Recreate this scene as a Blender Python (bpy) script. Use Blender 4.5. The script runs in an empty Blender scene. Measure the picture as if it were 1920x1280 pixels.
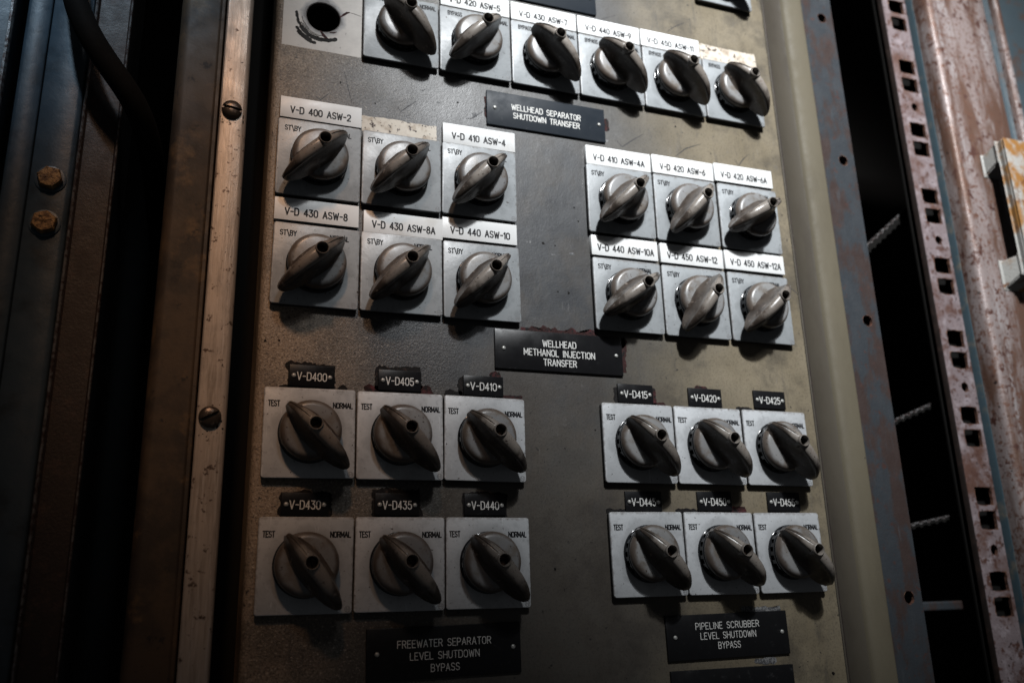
import bpy, math, random
from mathutils import Matrix, Vector
random.seed(11)
MM = 0.001
scene = bpy.context.scene
COL = scene.collection

# ------------------------------------------------------------------ camera
cam_d = bpy.data.cameras.new('Camera')
cam = bpy.data.objects.new('Camera', cam_d)
COL.objects.link(cam)
right = Vector((0.94167626, -0.33535798, -0.02794374))
down = Vector((0.06980939, 0.27590229, -0.95864726))
fwd = Vector((0.32919975, 0.90078463, 0.28322177))
m = Matrix.Identity(4)
for i in range(3):
    m[i][0] = right[i]; m[i][1] = -down[i]; m[i][2] = -fwd[i]
m.translation = Vector((-37.2585, -578.0475, -78.9335)) * MM
cam.matrix_world = m
cam_d.sensor_fit = 'HORIZONTAL'
cam_d.sensor_width = 36
cam_d.lens = 30.567
cam_d.clip_start = 0.01
cam_d.clip_end = 50
cam_d.dof.use_dof = True
cam_d.dof.focus_distance = 0.608
cam_d.dof.aperture_fstop = 5.4
scene.camera = cam

# ------------------------------------------------------------------ world, lamps and added fill spots (an equipment room at night: no sky, no sun)
world = bpy.data.worlds.new('World')
scene.world = world
world.use_nodes = True
bg = world.node_tree.nodes['Background']
bg.inputs['Color'].default_value = (0.92, 0.95, 1.0, 1)
bg.inputs['Strength'].default_value = 0.021


def spot(name, loc, target, power, size, blend, color, radius):
    l = bpy.data.lights.new(name, 'SPOT')
    l.energy = power; l.spot_size = math.radians(size); l.spot_blend = blend
    l.color = color; l.shadow_soft_size = radius
    o = bpy.data.objects.new(name, l)
    COL.objects.link(o)
    o.location = Vector(loc) * MM
    o.rotation_euler = (Vector(target) * MM - o.location).to_track_quat('-Z', 'Y').to_euler()
    return o


spot('ceiling_spot_main', (190, -1230, 1200), (405, 0, 405), 184, 35.2, 1.0, (0.95, 0.98, 1.0), 0.035)
spot('ceiling_spot_wide', (230, -1230, 1230), (405, 0, 405), 56, 35.2, 1.0, (0.97, 0.98, 1.0), 0.20)
spot('door_fill_spot', (980, -900, 1150), (810, 0, 520), 27, 27, 1.0, (1.0, 0.95, 0.93), 0.05)  # added narrow spot that brightens the door side only
spot('warm_fill', (-190, -900, 1020), (-22, 0, 140), 25, 17, 1.0, (1.0, 0.60, 0.36), 0.06)  # added fill, tints the bar and the left edges warm
spot('cool_post_fill', (-330, -700, 1150), (-165, 15, 420), 44, 16, 1.0, (0.62, 0.82, 1.0), 0.03)  # added spot for the left posts, its cone shaped to fade down them

scene.view_settings.view_transform = 'Standard'
scene.view_settings.look = 'None'
scene.view_settings.exposure = 0
scene.view_settings.gamma = 1
scene.view_settings.use_curve_mapping = False
scene.cycles.use_denoising = True
scene.cycles.diffuse_bounces = 0


# ------------------------------------------------------------------ materials
class NT:
    def __init__(self, name):
        self.mat = bpy.data.materials.new(name)
        self.mat.use_nodes = True
        self.t = self.mat.node_tree
        self.b = self.t.nodes['Principled BSDF']
        tc = self.t.nodes.new('ShaderNodeTexCoord')
        oi = self.t.nodes.new('ShaderNodeObjectInfo')
        mul = self.t.nodes.new('ShaderNodeVectorMath'); mul.operation = 'SCALE'
        comb = self.t.nodes.new('ShaderNodeCombineXYZ')
        for k in range(3):
            self.t.links.new(oi.outputs['Random'], comb.inputs[k])
        self.t.links.new(comb.outputs[0], mul.inputs[0]); mul.inputs['Scale'].default_value = 3.7
        add = self.t.nodes.new('ShaderNodeVectorMath')
        self.t.links.new(tc.outputs['Object'], add.inputs[0])
        self.t.links.new(mul.outputs[0], add.inputs[1])
        self.co = add.outputs[0]
        self.obj = tc.outputs['Object']
        self.rand = oi.outputs['Random']

    def link(self, a, b): self.t.links.new(a, b)

    def vec(self, src, scale):
        n = self.t.nodes.new('ShaderNodeVectorMath'); n.operation = 'MULTIPLY'
        self.link(src, n.inputs[0]); n.inputs[1].default_value = scale
        return n.outputs[0]

    def noise(self, scale, detail=4, rough=0.6, stretch=None, src=None):
        n = self.t.nodes.new('ShaderNodeTexNoise')
        n.inputs['Scale'].default_value = scale
        n.inputs['Detail'].default_value = detail
        n.inputs['Roughness'].default_value = rough
        s = src or self.co
        self.link(self.vec(s, stretch) if stretch else s, n.inputs['Vector'])
        return n.outputs['Fac']

    def ramp(self, fac, lo, hi, smooth=True):
        n = self.t.nodes.new('ShaderNodeMapRange')
        n.interpolation_type = 'SMOOTHSTEP' if smooth else 'LINEAR'
        self.link(fac, n.inputs['Value'])
        n.inputs['From Min'].default_value = lo; n.inputs['From Max'].default_value = hi
        return n.outputs[0]

    def math(self, op, a, b):
        n = self.t.nodes.new('ShaderNodeMath'); n.operation = op
        for i, v in enumerate((a, b)):
            if isinstance(v, (int, float)): n.inputs[i].default_value = v
            else: self.link(v, n.inputs[i])
        return n.outputs[0]

    def mix(self, fac, a, b):
        n = self.t.nodes.new('ShaderNodeMix'); n.data_type = 'RGBA'
        if isinstance(fac, (int, float)): n.inputs[0].default_value = fac
        else: self.link(fac, n.inputs[0])
        for k, v in ((6, a), (7, b)):
            if isinstance(v, tuple): n.inputs[k].default_value = (*v, 1)
            else: self.link(v, n.inputs[k])
        return n.outputs[2]

    def xyz(self, src=None):
        n = self.t.nodes.new('ShaderNodeSeparateXYZ')
        self.link(src or self.obj, n.inputs[0])
        return n.outputs

    def bump(self, h, strength, dist):
        n = self.t.nodes.new('ShaderNodeBump')
        n.inputs['Strength'].default_value = strength
        n.inputs['Distance'].default_value = dist
        self.link(h, n.inputs['Height'])
        old = self.b.inputs['Normal']
        if old.is_linked: self.link(old.links[0].from_socket, n.inputs['Normal'])
        self.link(n.outputs[0], self.b.inputs['Normal'])

    def out(self, color, rough, metal=0.0, spec=0.5):
        for key, v in (('Base Color', color), ('Roughness', rough), ('Metallic', metal)):
            if isinstance(v, tuple): self.b.inputs[key].default_value = (*v, 1)
            elif isinstance(v, (int, float)): self.b.inputs[key].default_value = v
            else: self.link(v, self.b.inputs[key])
        self.b.inputs['Specular IOR Level'].default_value = spec
        return self.mat


def paint(name, base, stains=(), rough=0.5, metal=0.0, bumps=(), var=0.0, spec=0.4, roughvar=0.15):
    """painted or bare surface: base colour, irregular stains, fine relief"""
    n = NT(name)
    c = base
    if var:
        v = n.ramp(n.rand, 0, 1, False)
        c = n.mix(v, tuple(x * (1 - var) for x in base), tuple(min(1, x * (1 + var)) for x in base))
    for (col, scale, lo, hi, *st) in stains:
        c = n.mix(n.ramp(n.noise(scale, 6, 0.65, st[0] if st else None), lo, hi), c, col)
    r = n.ramp(n.noise(90, 5), 0.3, 0.75)
    r = n.math('ADD', n.math('MULTIPLY', r, roughvar), rough - roughvar / 2)
    for (scale, strength, dist, *st) in bumps:
        n.bump(n.noise(scale, 5, 0.6, st[0] if st else None), strength, dist)
    return n.out(c, r, metal, spec)


M = {}
def plate_material(name, base, dirt):
    # enamelled switch plate: hand smudges round the knob, specks, scratches and a dirty upper edge
    n = NT(name)
    c = n.mix(n.rand, tuple(x * 0.92 for x in base), tuple(x * 1.08 for x in base))
    x, y, z = n.xyz()
    c = n.mix(n.math('MULTIPLY', n.ramp(n.noise(45, 7, 0.7), 0.46, 0.72), 0.55), c, tuple(k * 0.55 for k in base))
    c = n.mix(n.math('MULTIPLY', n.ramp(n.noise(260, 5, 0.7), 0.55, 0.70), 0.5), c, tuple(k * 0.6 for k in base))
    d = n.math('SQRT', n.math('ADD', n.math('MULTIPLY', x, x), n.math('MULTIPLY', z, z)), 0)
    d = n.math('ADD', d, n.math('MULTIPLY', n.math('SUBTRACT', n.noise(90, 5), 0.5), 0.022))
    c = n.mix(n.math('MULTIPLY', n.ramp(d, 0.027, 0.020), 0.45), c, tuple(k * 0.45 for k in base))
    e = n.math('MAXIMUM', z, n.math('SUBTRACT', n.math('ABSOLUTE', x, 0), 0.0006))
    e = n.math('ADD', e, n.math('MULTIPLY', n.math('SUBTRACT', n.noise(300, 5), 0.5), 0.006))
    c = n.mix(n.math('MULTIPLY', n.ramp(e, 0.0280, 0.0300), dirt), c, (0.10, 0.075, 0.06))
    sc = n.ramp(n.noise(70, 4, 0.6, (9, 9, 0.8)), 0.66, 0.70)
    c = n.mix(n.math('MULTIPLY', sc, 0.4), c, tuple(min(1, k * 1.5) for k in base))
    c = n.mix(n.ramp(n.noise(430, 3), 0.68, 0.72), c, (0.06, 0.045, 0.04))
    n.bump(n.noise(900, 4), 0.14, 0.0004)
    n.bump(n.noise(55, 3), 0.22, 0.002)
    rr = n.math('ADD', n.math('MULTIPLY', n.noise(70, 5), 0.35), 0.22)
    return n.out(c, rr, 0.0, 0.45)


M['plate'] = plate_material('grey_enamel', (0.33, 0.348, 0.36), 0.5)
M['plate_pale'] = plate_material('pale_enamel', (0.50, 0.515, 0.53), 0.5)
M['body'] = paint('black_bakelite', (0.012, 0.012, 0.012), rough=0.5, bumps=[(600, 0.2, 0.0005)])
def knob_material():
    # grey moulding, browner round its rim
    n = NT('grey_moulding')
    x, y, z = n.xyz()
    c = n.mix(n.rand, (0.185, 0.185, 0.188), (0.245, 0.243, 0.241))
    c = n.mix(n.ramp(n.noise(80, 6, 0.65), 0.46, 0.66), c, (0.15, 0.13, 0.112))
    d = n.math('SQRT', n.math('ADD', n.math('MULTIPLY', x, x), n.math('MULTIPLY', z, z)), 0)
    d = n.math('ADD', d, n.math('MULTIPLY', n.math('SUBTRACT', n.noise(120, 5), 0.5), 0.006))
    c = n.mix(n.math('MULTIPLY', n.ramp(d, 0.0160, 0.0190), 0.85), c, (0.088, 0.064, 0.048))
    c = n.mix(n.ramp(n.noise(430, 3), 0.645, 0.69), c, (0.05, 0.034, 0.028))
    n.bump(n.noise(1400, 3), 0.12, 0.0003)
    return n.out(c, n.math('ADD', n.math('MULTIPLY', n.noise(130, 4), 0.3), 0.2), 0, 0.45)


def handle_material():
    # taupe moulding: flanks dark with grease and painted shade, crest rubbed pale by hands
    n = NT('taupe_moulding')
    x, y, z = n.xyz()
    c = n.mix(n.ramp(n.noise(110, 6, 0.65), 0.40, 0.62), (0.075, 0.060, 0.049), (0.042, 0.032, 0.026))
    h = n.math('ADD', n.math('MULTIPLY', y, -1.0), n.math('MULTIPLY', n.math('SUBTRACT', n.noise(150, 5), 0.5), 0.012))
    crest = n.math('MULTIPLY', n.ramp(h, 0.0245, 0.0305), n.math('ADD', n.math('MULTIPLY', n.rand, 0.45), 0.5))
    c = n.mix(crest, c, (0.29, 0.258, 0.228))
    c = n.mix(n.ramp(n.noise(240, 4), 0.60, 0.70), c, (0.22, 0.18, 0.155))
    c = n.mix(n.ramp(n.noise(650, 3), 0.62, 0.68), c, (0.045, 0.03, 0.024))
    n.bump(n.noise(1500, 3), 0.2, 0.0003)
    n.bump(n.noise(260, 3), 0.1, 0.001)
    return n.out(c, n.math('ADD', n.math('MULTIPLY', n.noise(160, 4), 0.3), 0.17), 0, 0.5)


M['knob'] = knob_material()
M['handle'] = handle_material()
M['skirt'] = paint('glossy_black_ring', (0.015, 0.016, 0.018), rough=0.12, roughvar=0.06)
M['chrome'] = paint('dull_chrome', (0.70, 0.71, 0.72), [((0.30, 0.28, 0.26), 200, 0.55, 0.75)], rough=0.22, metal=0.6)
M['screw_dark'] = paint('old_brass_screw', (0.10, 0.055, 0.035), [((0.03, 0.02, 0.018), 500, 0.45, 0.65)], rough=0.5, metal=0.5)
M['label'] = paint('white_laminate', (0.76, 0.765, 0.76), [((0.66, 0.645, 0.62), 60, 0.50, 0.72), ((0.42, 0.27, 0.17), 120, 0.69, 0.74), ((0.12, 0.08, 0.06), 330, 0.69, 0.72)],
                   rough=0.45, bumps=[(500, 0.06, 0.0005)], var=0.03)
M['label_core'] = paint('dark_laminate_core', (0.03, 0.03, 0.03), rough=0.6)
M['tag'] = paint(spec=0.25, name='black_laminate', base=(0.010, 0.010, 0.011), stains=[((0.05, 0.05, 0.052), 180, 0.58, 0.85)], rough=0.36, bumps=[(700, 0.05, 0.0004)])
M['tag_blue'] = paint(spec=0.25, name='blue_black_laminate', base=(0.014, 0.019, 0.026), stains=[((0.07, 0.075, 0.08), 160, 0.60, 0.85)], rough=0.55, bumps=[(700, 0.05, 0.0004)])
M['engrave'] = paint('white_engraving', (0.62, 0.615, 0.59), [((0.42, 0.41, 0.39), 700, 0.55, 0.72)], rough=0.6)
M['ink'] = paint(spec=0.12, name='black_print', base= (0.015, 0.015, 0.017), stains=[((0.10, 0.10, 0.10), 900, 0.58, 0.72)], rough=0.5)
M['emboss'] = paint('embossed_mark', (0.20, 0.20, 0.205), rough=0.5)
M['rivet'] = paint('rivet_steel', (0.42, 0.42, 0.40), [((0.2, 0.19, 0.17), 600, 0.5, 0.7)], rough=0.42, metal=0.35)
M['pencil'] = paint(spec=0.12, name='pencil_graphite', base= (0.045, 0.045, 0.05), rough=0.5)
M['chip'] = paint(spec=0.12, name='dark_paint_chip', base=(0.009, 0.008, 0.0075), rough=0.6)
M['scuff'] = paint('pale_scuff', (0.20, 0.20, 0.20), [((0.06, 0.06, 0.065), 500, 0.42, 0.56)], rough=0.6)
M['residue'] = paint(spec=0.12, name='dried_maroon_adhesive', base= (0.035, 0.016, 0.015), stains=[((0.085, 0.025, 0.028), 110, 0.48, 0.66), ((0.012, 0.012, 0.012), 300, 0.5, 0.6)], rough=0.7, bumps=[(500, 0.6, 0.001)])
M['residue_black'] = paint(spec=0.12, name='dried_black_adhesive', base= (0.014, 0.013, 0.013), stains=[((0.045, 0.03, 0.026), 250, 0.55, 0.7)], rough=0.7, bumps=[(500, 0.6, 0.001)])
M['cream'] = paint('bare_cream_primer', (0.58, 0.52, 0.44), [((0.36, 0.29, 0.22), 120, 0.48, 0.66), ((0.045, 0.026, 0.02), 210, 0.575, 0.605)], rough=0.6, bumps=[(300, 0.3, 0.0006)])
M['alu'] = paint('brushed_aluminium', (0.46, 0.395, 0.34), [((0.28, 0.235, 0.195), 30, 0.40, 0.75, (14, 14, 1)), ((0.56, 0.505, 0.46), 60, 0.5, 0.75, (12, 12, 0.6)), ((0.10, 0.07, 0.055), 150, 0.60, 0.66), ((0.04, 0.028, 0.024), 330, 0.655, 0.69)],
                 rough=0.42, metal=0.35, bumps=[(120, 0.25, 0.0006, (14, 14, 1)), (1200, 0.12, 0.0003)])
M['brown'] = paint('brown_frame_paint', (0.066, 0.046, 0.030), [((0.030, 0.023, 0.018), 16, 0.42, 0.60), ((0.105, 0.068, 0.037), 30, 0.54, 0.68), ((0.02, 0.016, 0.014), 90, 0.60, 0.68)], rough=0.6, bumps=[(500, 0.2, 0.0005)])
M['olive'] = paint('olive_trim_paint', (0.115, 0.098, 0.066), [((0.080, 0.067, 0.045), 14, 0.42, 0.75, (1, 1, 0.35)), ((0.05, 0.04, 0.03), 160, 0.66, 0.75)], rough=0.7, bumps=[(1300, 0.25, 0.0004)])
M['olive_shade'] = paint('olive_trim_in_shade', (0.062, 0.052, 0.038), [((0.042, 0.034, 0.026), 14, 0.42, 0.75, (1, 1, 0.35))], rough=0.75, bumps=[(1300, 0.25, 0.0004)])  # trim olive darkened, the shade on the channel put into its colour
M['blue'] = paint('dark_blue_rail_paint', (0.040, 0.060, 0.080), [((0.022, 0.030, 0.038), 30, 0.45, 0.7), ((0.16, 0.17, 0.18), 500, 0.68, 0.76)], rough=0.40, bumps=[(800, 0.15, 0.0004), (45, 0.2, 0.002)])
M['worn'] = paint('worn_lit_metal', (0.27, 0.265, 0.265), [((0.10, 0.07, 0.065), 260, 0.42, 0.6)], rough=0.35, metal=0.6, bumps=[(700, 0.5, 0.0006)])  # bare worn steel, and the painted highlight on the strap edges
M['darkrust'] = paint('dark_rusty_steel', (0.022, 0.015, 0.013), [((0.045, 0.028, 0.023), 120, 0.5, 0.7), ((0.25, 0.24, 0.24), 600, 0.71, 0.76)], rough=0.6, bumps=[(500, 0.5, 0.0007)])
M['bluesteel'] = paint('blue_grey_steel', (0.034, 0.039, 0.045), [((0.042, 0.028, 0.025), 26, 0.47, 0.60, (1.6, 1.6, 0.7)), ((0.055, 0.03, 0.026), 130, 0.58, 0.68), ((0.065, 0.071, 0.078), 50, 0.6, 0.8, (3, 3, 0.5))],
                       rough=0.5, bumps=[(350, 0.35, 0.0008)])
M['rail'] = paint('rusted_lilac_zinc', (0.23, 0.185, 0.192), [((0.33, 0.28, 0.295), 90, 0.5, 0.66), ((0.12, 0.062, 0.048), 26, 0.48, 0.66), ((0.10, 0.05, 0.04), 140, 0.54, 0.62), ((0.035, 0.02, 0.017), 300, 0.60, 0.65)],
                  rough=0.5, metal=0.1, bumps=[(420, 0.6, 0.0009)])
M['rimrust'] = paint('rusted_hole_rim', (0.13, 0.06, 0.04), [((0.05, 0.025, 0.02), 260, 0.45, 0.6), ((0.30, 0.17, 0.10), 200, 0.56, 0.66)], rough=0.7, bumps=[(420, 0.7, 0.001)])
M['railblue'] = paint('blue_rail_lip', (0.045, 0.075, 0.092), [((0.13, 0.12, 0.10), 60, 0.5, 0.7)], rough=0.5, bumps=[(300, 0.3, 0.0006)])
M['door'] = paint('rust_streaked_door', (0.33, 0.27, 0.26), [((0.15, 0.085, 0.062), 13, 0.42, 0.58, (2.6, 2.6, 0.5)), ((0.44, 0.40, 0.40), 24, 0.54, 0.70, (3, 3, 0.4)), ((0.17, 0.085, 0.06), 220, 0.52, 0.62), ((0.10, 0.045, 0.035), 90, 0.57, 0.64), ((0.03, 0.02, 0.018), 200, 0.645, 0.67)],
                  rough=0.42, metal=0.1, bumps=[(520, 0.5, 0.0008)])
M['doorblue'] = paint('blue_door_paint', (0.085, 0.125, 0.15), [((0.13, 0.09, 0.075), 40, 0.52, 0.7)], rough=0.5, bumps=[(400, 0.4, 0.0008)])
M['pull'] = paint('rusted_white_pull', (0.50, 0.49, 0.46), [((0.40, 0.19, 0.05), 30, 0.47, 0.60), ((0.20, 0.08, 0.03), 75, 0.56, 0.68), ((0.04, 0.025, 0.02), 240, 0.69, 0.73)], rough=0.5, bumps=[(380, 0.5, 0.001)])
M['bolt'] = paint('rusted_brass_bolt', (0.30, 0.185, 0.085), [((0.10, 0.055, 0.028), 260, 0.46, 0.60), ((0.03, 0.018, 0.012), 420, 0.56, 0.63)], rough=0.6, metal=0.25, bumps=[(380, 0.9, 0.0012)])
M['barscrew'] = paint('blackened_screw', (0.07, 0.055, 0.046), [((0.20, 0.165, 0.14), 300, 0.56, 0.7)], rough=0.34, metal=0.6, bumps=[(600, 0.3, 0.0005)])
M['cable'] = paint(spec=0.08, name='black_cable_sheath', base=(0.006, 0.006, 0.006), rough=0.85, bumps=[(500, 0.2, 0.0005)])
M['pitch'] = paint(spec=0.0, name='painted_gap_shade', base=(0.012, 0.0115, 0.011), rough=0.9)  # near-black colour carrying the shade of the gaps and recess
M['void'] = paint(spec=0.12, name='shade_dark_steel', base=(0.07, 0.07, 0.072), stains=[((0.045, 0.043, 0.042), 20, 0.4, 0.7)], rough=0.8)  # steel with the cabinet's shade put into its tone
M['strap'] = paint(spec=0.08, name='notched_strap_steel', base=(0.016, 0.015, 0.014), stains=[((0.03, 0.02, 0.015), 120, 0.55, 0.7)], rough=0.8, metal=0.0, bumps=[(300, 0.4, 0.001)])


def panel_material():
    # wrinkle-finish grey paint, handled dark in the middle and yellowed tan along both margins
    n = NT('wrinkle_panel_paint')
    x, y, z = n.xyz()
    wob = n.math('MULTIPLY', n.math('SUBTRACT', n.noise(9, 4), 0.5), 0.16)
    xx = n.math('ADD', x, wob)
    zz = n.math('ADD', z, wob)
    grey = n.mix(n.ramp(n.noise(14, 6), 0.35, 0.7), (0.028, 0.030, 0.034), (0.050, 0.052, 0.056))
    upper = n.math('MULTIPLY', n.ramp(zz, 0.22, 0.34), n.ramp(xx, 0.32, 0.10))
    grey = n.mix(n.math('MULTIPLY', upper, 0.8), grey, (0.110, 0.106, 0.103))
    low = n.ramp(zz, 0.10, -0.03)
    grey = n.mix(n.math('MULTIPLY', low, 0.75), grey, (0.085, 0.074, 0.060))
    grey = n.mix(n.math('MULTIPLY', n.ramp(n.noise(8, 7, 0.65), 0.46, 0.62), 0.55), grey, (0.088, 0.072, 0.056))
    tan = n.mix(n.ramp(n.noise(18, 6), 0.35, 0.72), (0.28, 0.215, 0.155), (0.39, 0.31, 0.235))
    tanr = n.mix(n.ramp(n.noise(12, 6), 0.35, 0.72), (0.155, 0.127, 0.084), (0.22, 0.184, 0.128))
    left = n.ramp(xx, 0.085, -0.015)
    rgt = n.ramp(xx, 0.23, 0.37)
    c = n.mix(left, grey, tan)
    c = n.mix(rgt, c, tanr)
    # handling dirt, dark speckle and pale scuffs
    c = n.mix(n.math('MULTIPLY', n.ramp(n.noise(16, 9, 0.72), 0.47, 0.66), 0.55), c, (0.030, 0.027, 0.025))
    c = n.mix(n.math('MULTIPLY', n.ramp(n.noise(40, 6, 0.7, (4, 4, 0.6)), 0.55, 0.70), 0.45), c, (0.06, 0.055, 0.05))
    c = n.mix(n.ramp(n.noise(230, 3), 0.69, 0.71), c, (0.025, 0.022, 0.02))
    c = n.mix(n.math('MULTIPLY', n.ramp(n.noise(30, 8, 0.75), 0.60, 0.74), 0.4), c, (0.17, 0.165, 0.16))
    grain = n.noise(620, 4, 0.7)
    c = n.mix(n.math('MULTIPLY', n.ramp(grain, 0.50, 0.36), 0.32), c, (0.022, 0.019, 0.017))
    gl = n.math('MULTIPLY', n.ramp(xx, 0.17, 0.0), 0.7)
    c = n.mix(n.math('MULTIPLY', n.ramp(grain, 0.47, 0.36), gl), c, (0.05, 0.036, 0.026))
    c = n.mix(n.math('MULTIPLY', n.ramp(grain, 0.56, 0.70), gl), c, (0.55, 0.48, 0.40))
    sc = n.ramp(n.noise(26, 6, 0.7, (6, 6, 1.3)), 0.64, 0.68)
    c = n.mix(n.math('MULTIPLY', sc, 0.14), c, (0.24, 0.235, 0.23))
    rough_l = n.math('ADD', n.math('MULTIPLY', n.ramp(xx, 0.17, 0.02), 1.6), 0.22)
    n.bump(n.math('MULTIPLY', n.noise(760, 4, 0.65), rough_l), 0.6, 0.0007)
    n.bump(n.noise(30, 4), 0.15, 0.003)
    r = n.math('ADD', n.math('MULTIPLY', n.noise(40, 5), 0.3), 0.28)
    return n.out(c, r, 0.0, 0.55)


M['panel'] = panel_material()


def patch_material():
    # where a switch was taken off: bare primer, grey grease ring round the hole
    n = NT('bare_switch_seat')
    x, y, z = n.xyz()
    dx = n.math('SUBTRACT', x, 0.029); dz = n.math('SUBTRACT', z, 0.354)
    d = n.math('SQRT', n.math('ADD', n.math('MULTIPLY', dx, dx), n.math('MULTIPLY', dz, dz)), 0)
    d = n.math('ADD', d, n.math('MULTIPLY', n.math('SUBTRACT', n.noise(110, 5), 0.5), 0.008))
    c = n.mix(n.ramp(n.noise(40, 6), 0.35, 0.75), (0.50, 0.465, 0.425), (0.37, 0.34, 0.315))
    ring = n.ramp(d, 0.0185, 0.0145)
    c = n.mix(n.math('MULTIPLY', ring, 0.8), c, (0.16, 0.16, 0.165))
    c = n.mix(n.math('MULTIPLY', n.ramp(d, 0.0150, 0.0136), 0.8), c, (0.05, 0.042, 0.04))
    c = n.mix(n.ramp(n.noise(190, 4), 0.70, 0.74), c, (0.05, 0.04, 0.038))
    n.bump(n.noise(420, 4), 0.3, 0.0005)
    return n.out(c, 0.55)


M['seat'] = patch_material()


# ------------------------------------------------------------------ mesh helpers (all lengths in millimetres)
def me(name, verts, faces, mat, smooth=None):
    d = bpy.data.meshes.new(name)
    d.from_pydata([(v[0] * MM, v[1] * MM, v[2] * MM) for v in verts], [], faces)
    d.validate(); d.update()
    if mat: d.materials.append(M[mat])
    if smooth:
        d.polygons.foreach_set('use_smooth', [True] * len(d.polygons))
        d.set_sharp_from_angle(angle=math.radians(smooth))
    return d


def ob(name, data, parent=None, loc=(0, 0, 0), rot=None):
    o = bpy.data.objects.new(name, data)
    COL.objects.link(o)
    if parent: o.parent = parent
    o.location = Vector(loc) * MM
    if rot: o.rotation_euler = rot
    return o


def tag(o, label, cat, group=None):
    o['label'] = label; o['category'] = cat
    if group: o['group'] = group
    return o


def thing(name, label, cat, loc=(0, 0, 0), group=None, rot=None):
    return tag(ob(name, None, None, loc, rot), label, cat, group)


class MB:
    def __init__(self): self.v = []; self.f = []

    def add(self, verts, faces):
        b = len(self.v)
        self.v += verts
        self.f += [tuple(i + b for i in f) for f in faces]

    def box(self, x0, x1, y0, y1, z0, z1):
        self.add([(x0, y0, z0), (x1, y0, z0), (x1, y1, z0), (x0, y1, z0), (x0, y0, z1), (x1, y0, z1), (x1, y1, z1), (x0, y1, z1)],
                 [(0, 1, 5, 4), (1, 2, 6, 5), (2, 3, 7, 6), (3, 0, 4, 7), (4, 5, 6, 7), (3, 2, 1, 0)])

    def build(self, name, mat, smooth=None): return me(name, self.v, self.f, mat, smooth)


def rounded_slab(x0, x1, z0, z1, yf, yb, r, bev, seg=5, name='slab', mat=None):
    """slab lying against a wall: rounded corners, bevelled front edge; front at yf (towards -y)"""
    def loop(inset, y):
        pts = []
        rr = max(r - inset, 0.05)
        for cx, cz, a0 in ((x1 - inset - rr, z1 - inset - rr, 0), (x0 + inset + rr, z1 - inset - rr, 90), (x0 + inset + rr, z0 + inset + rr, 180), (x1 - inset - rr, z0 + inset + rr, 270)):
            for k in range(seg + 1):
                a = math.radians(a0 + 90 * k / seg)
                pts.append((cx + rr * math.cos(a), y, cz + rr * math.sin(a)))
        return pts
    loops = [loop(0, yb), loop(0, yf + bev), loop(bev * 0.35, yf + bev * 0.3), loop(bev, yf)]
    n = len(loops[0])
    v = [p for l in loops for p in l]
    f = []
    for i in range(len(loops) - 1):
        for k in range(n):
            a = i * n + k; b = i * n + (k + 1) % n
            f.append((a, b, b + n, a + n))
    f.append(tuple(range(3 * n, 4 * n)))
    f.append(tuple(reversed(range(0, n))))
    f = [tuple(reversed(q)) for q in f]
    return me(name, v, f, mat, 40)


def lathe(profile, n=40, cx=0, cz=0):
    """profile: (radius, y) pairs turned round the y axis"""
    v = []; f = []
    for (r, y) in profile:
        for k in range(n):
            a = 2 * math.pi * k / n
            v.append((cx + r * math.cos(a), y, cz + r * math.sin(a)))
    for i in range(len(profile) - 1):
        for k in range(n):
            a = i * n + k; b = i * n + (k + 1) % n
            f.append((a, a + n, b + n, b))
    if profile[-1][0] > 0.01: f.append(tuple((len(profile) - 1) * n + k for k in reversed(range(n))))
    return v, f


def extrude(profile, z0, z1, name, mat, smooth=35, closed=False, steps=1):
    """open (x, y) profile swept up along z"""
    v = []; f = []
    n = len(profile)
    for s in range(steps + 1):
        z = z0 + (z1 - z0) * s / steps
        v += [(x, y, z) for x, y in profile]
    for s in range(steps):
        for i in range(n if closed else n - 1):
            a = s * n + i; b = s * n + (i + 1) % n
            f.append((a, b, b + n, a + n))
    return me(name, v, f, mat, smooth)


def lerp(tbl, s):
    for (a, va), (b, vb) in zip(tbl, tbl[1:]):
        if a <= s <= b:
            t = (s - a) / (b - a)
            t = t * t * (3 - 2 * t) * 0.25 + t * 0.75
            return va + (vb - va) * t
    return tbl[0][1] if s < tbl[0][0] else tbl[-1][1]


# ------------------------------------------------------------------ single-stroke engraver's lettering
def arc(cx, cy, rx, ry, a0, a1, n=7):
    return [(cx + rx * math.cos(math.radians(a0 + (a1 - a0) * k / n)), cy + ry * math.sin(math.radians(a0 + (a1 - a0) * k / n))) for k in range(n + 1)]


def oval(w, y0=0, y1=6):
    r = w / 2
    p = [(0, (y0 + y1) / 2)] + arc(r, y1 - r, r, r, 180, 0, 8) + arc(r, y0 + r, r, r, 0, -180, 8)
    return p + [(0, (y0 + y1) / 2)]


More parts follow.
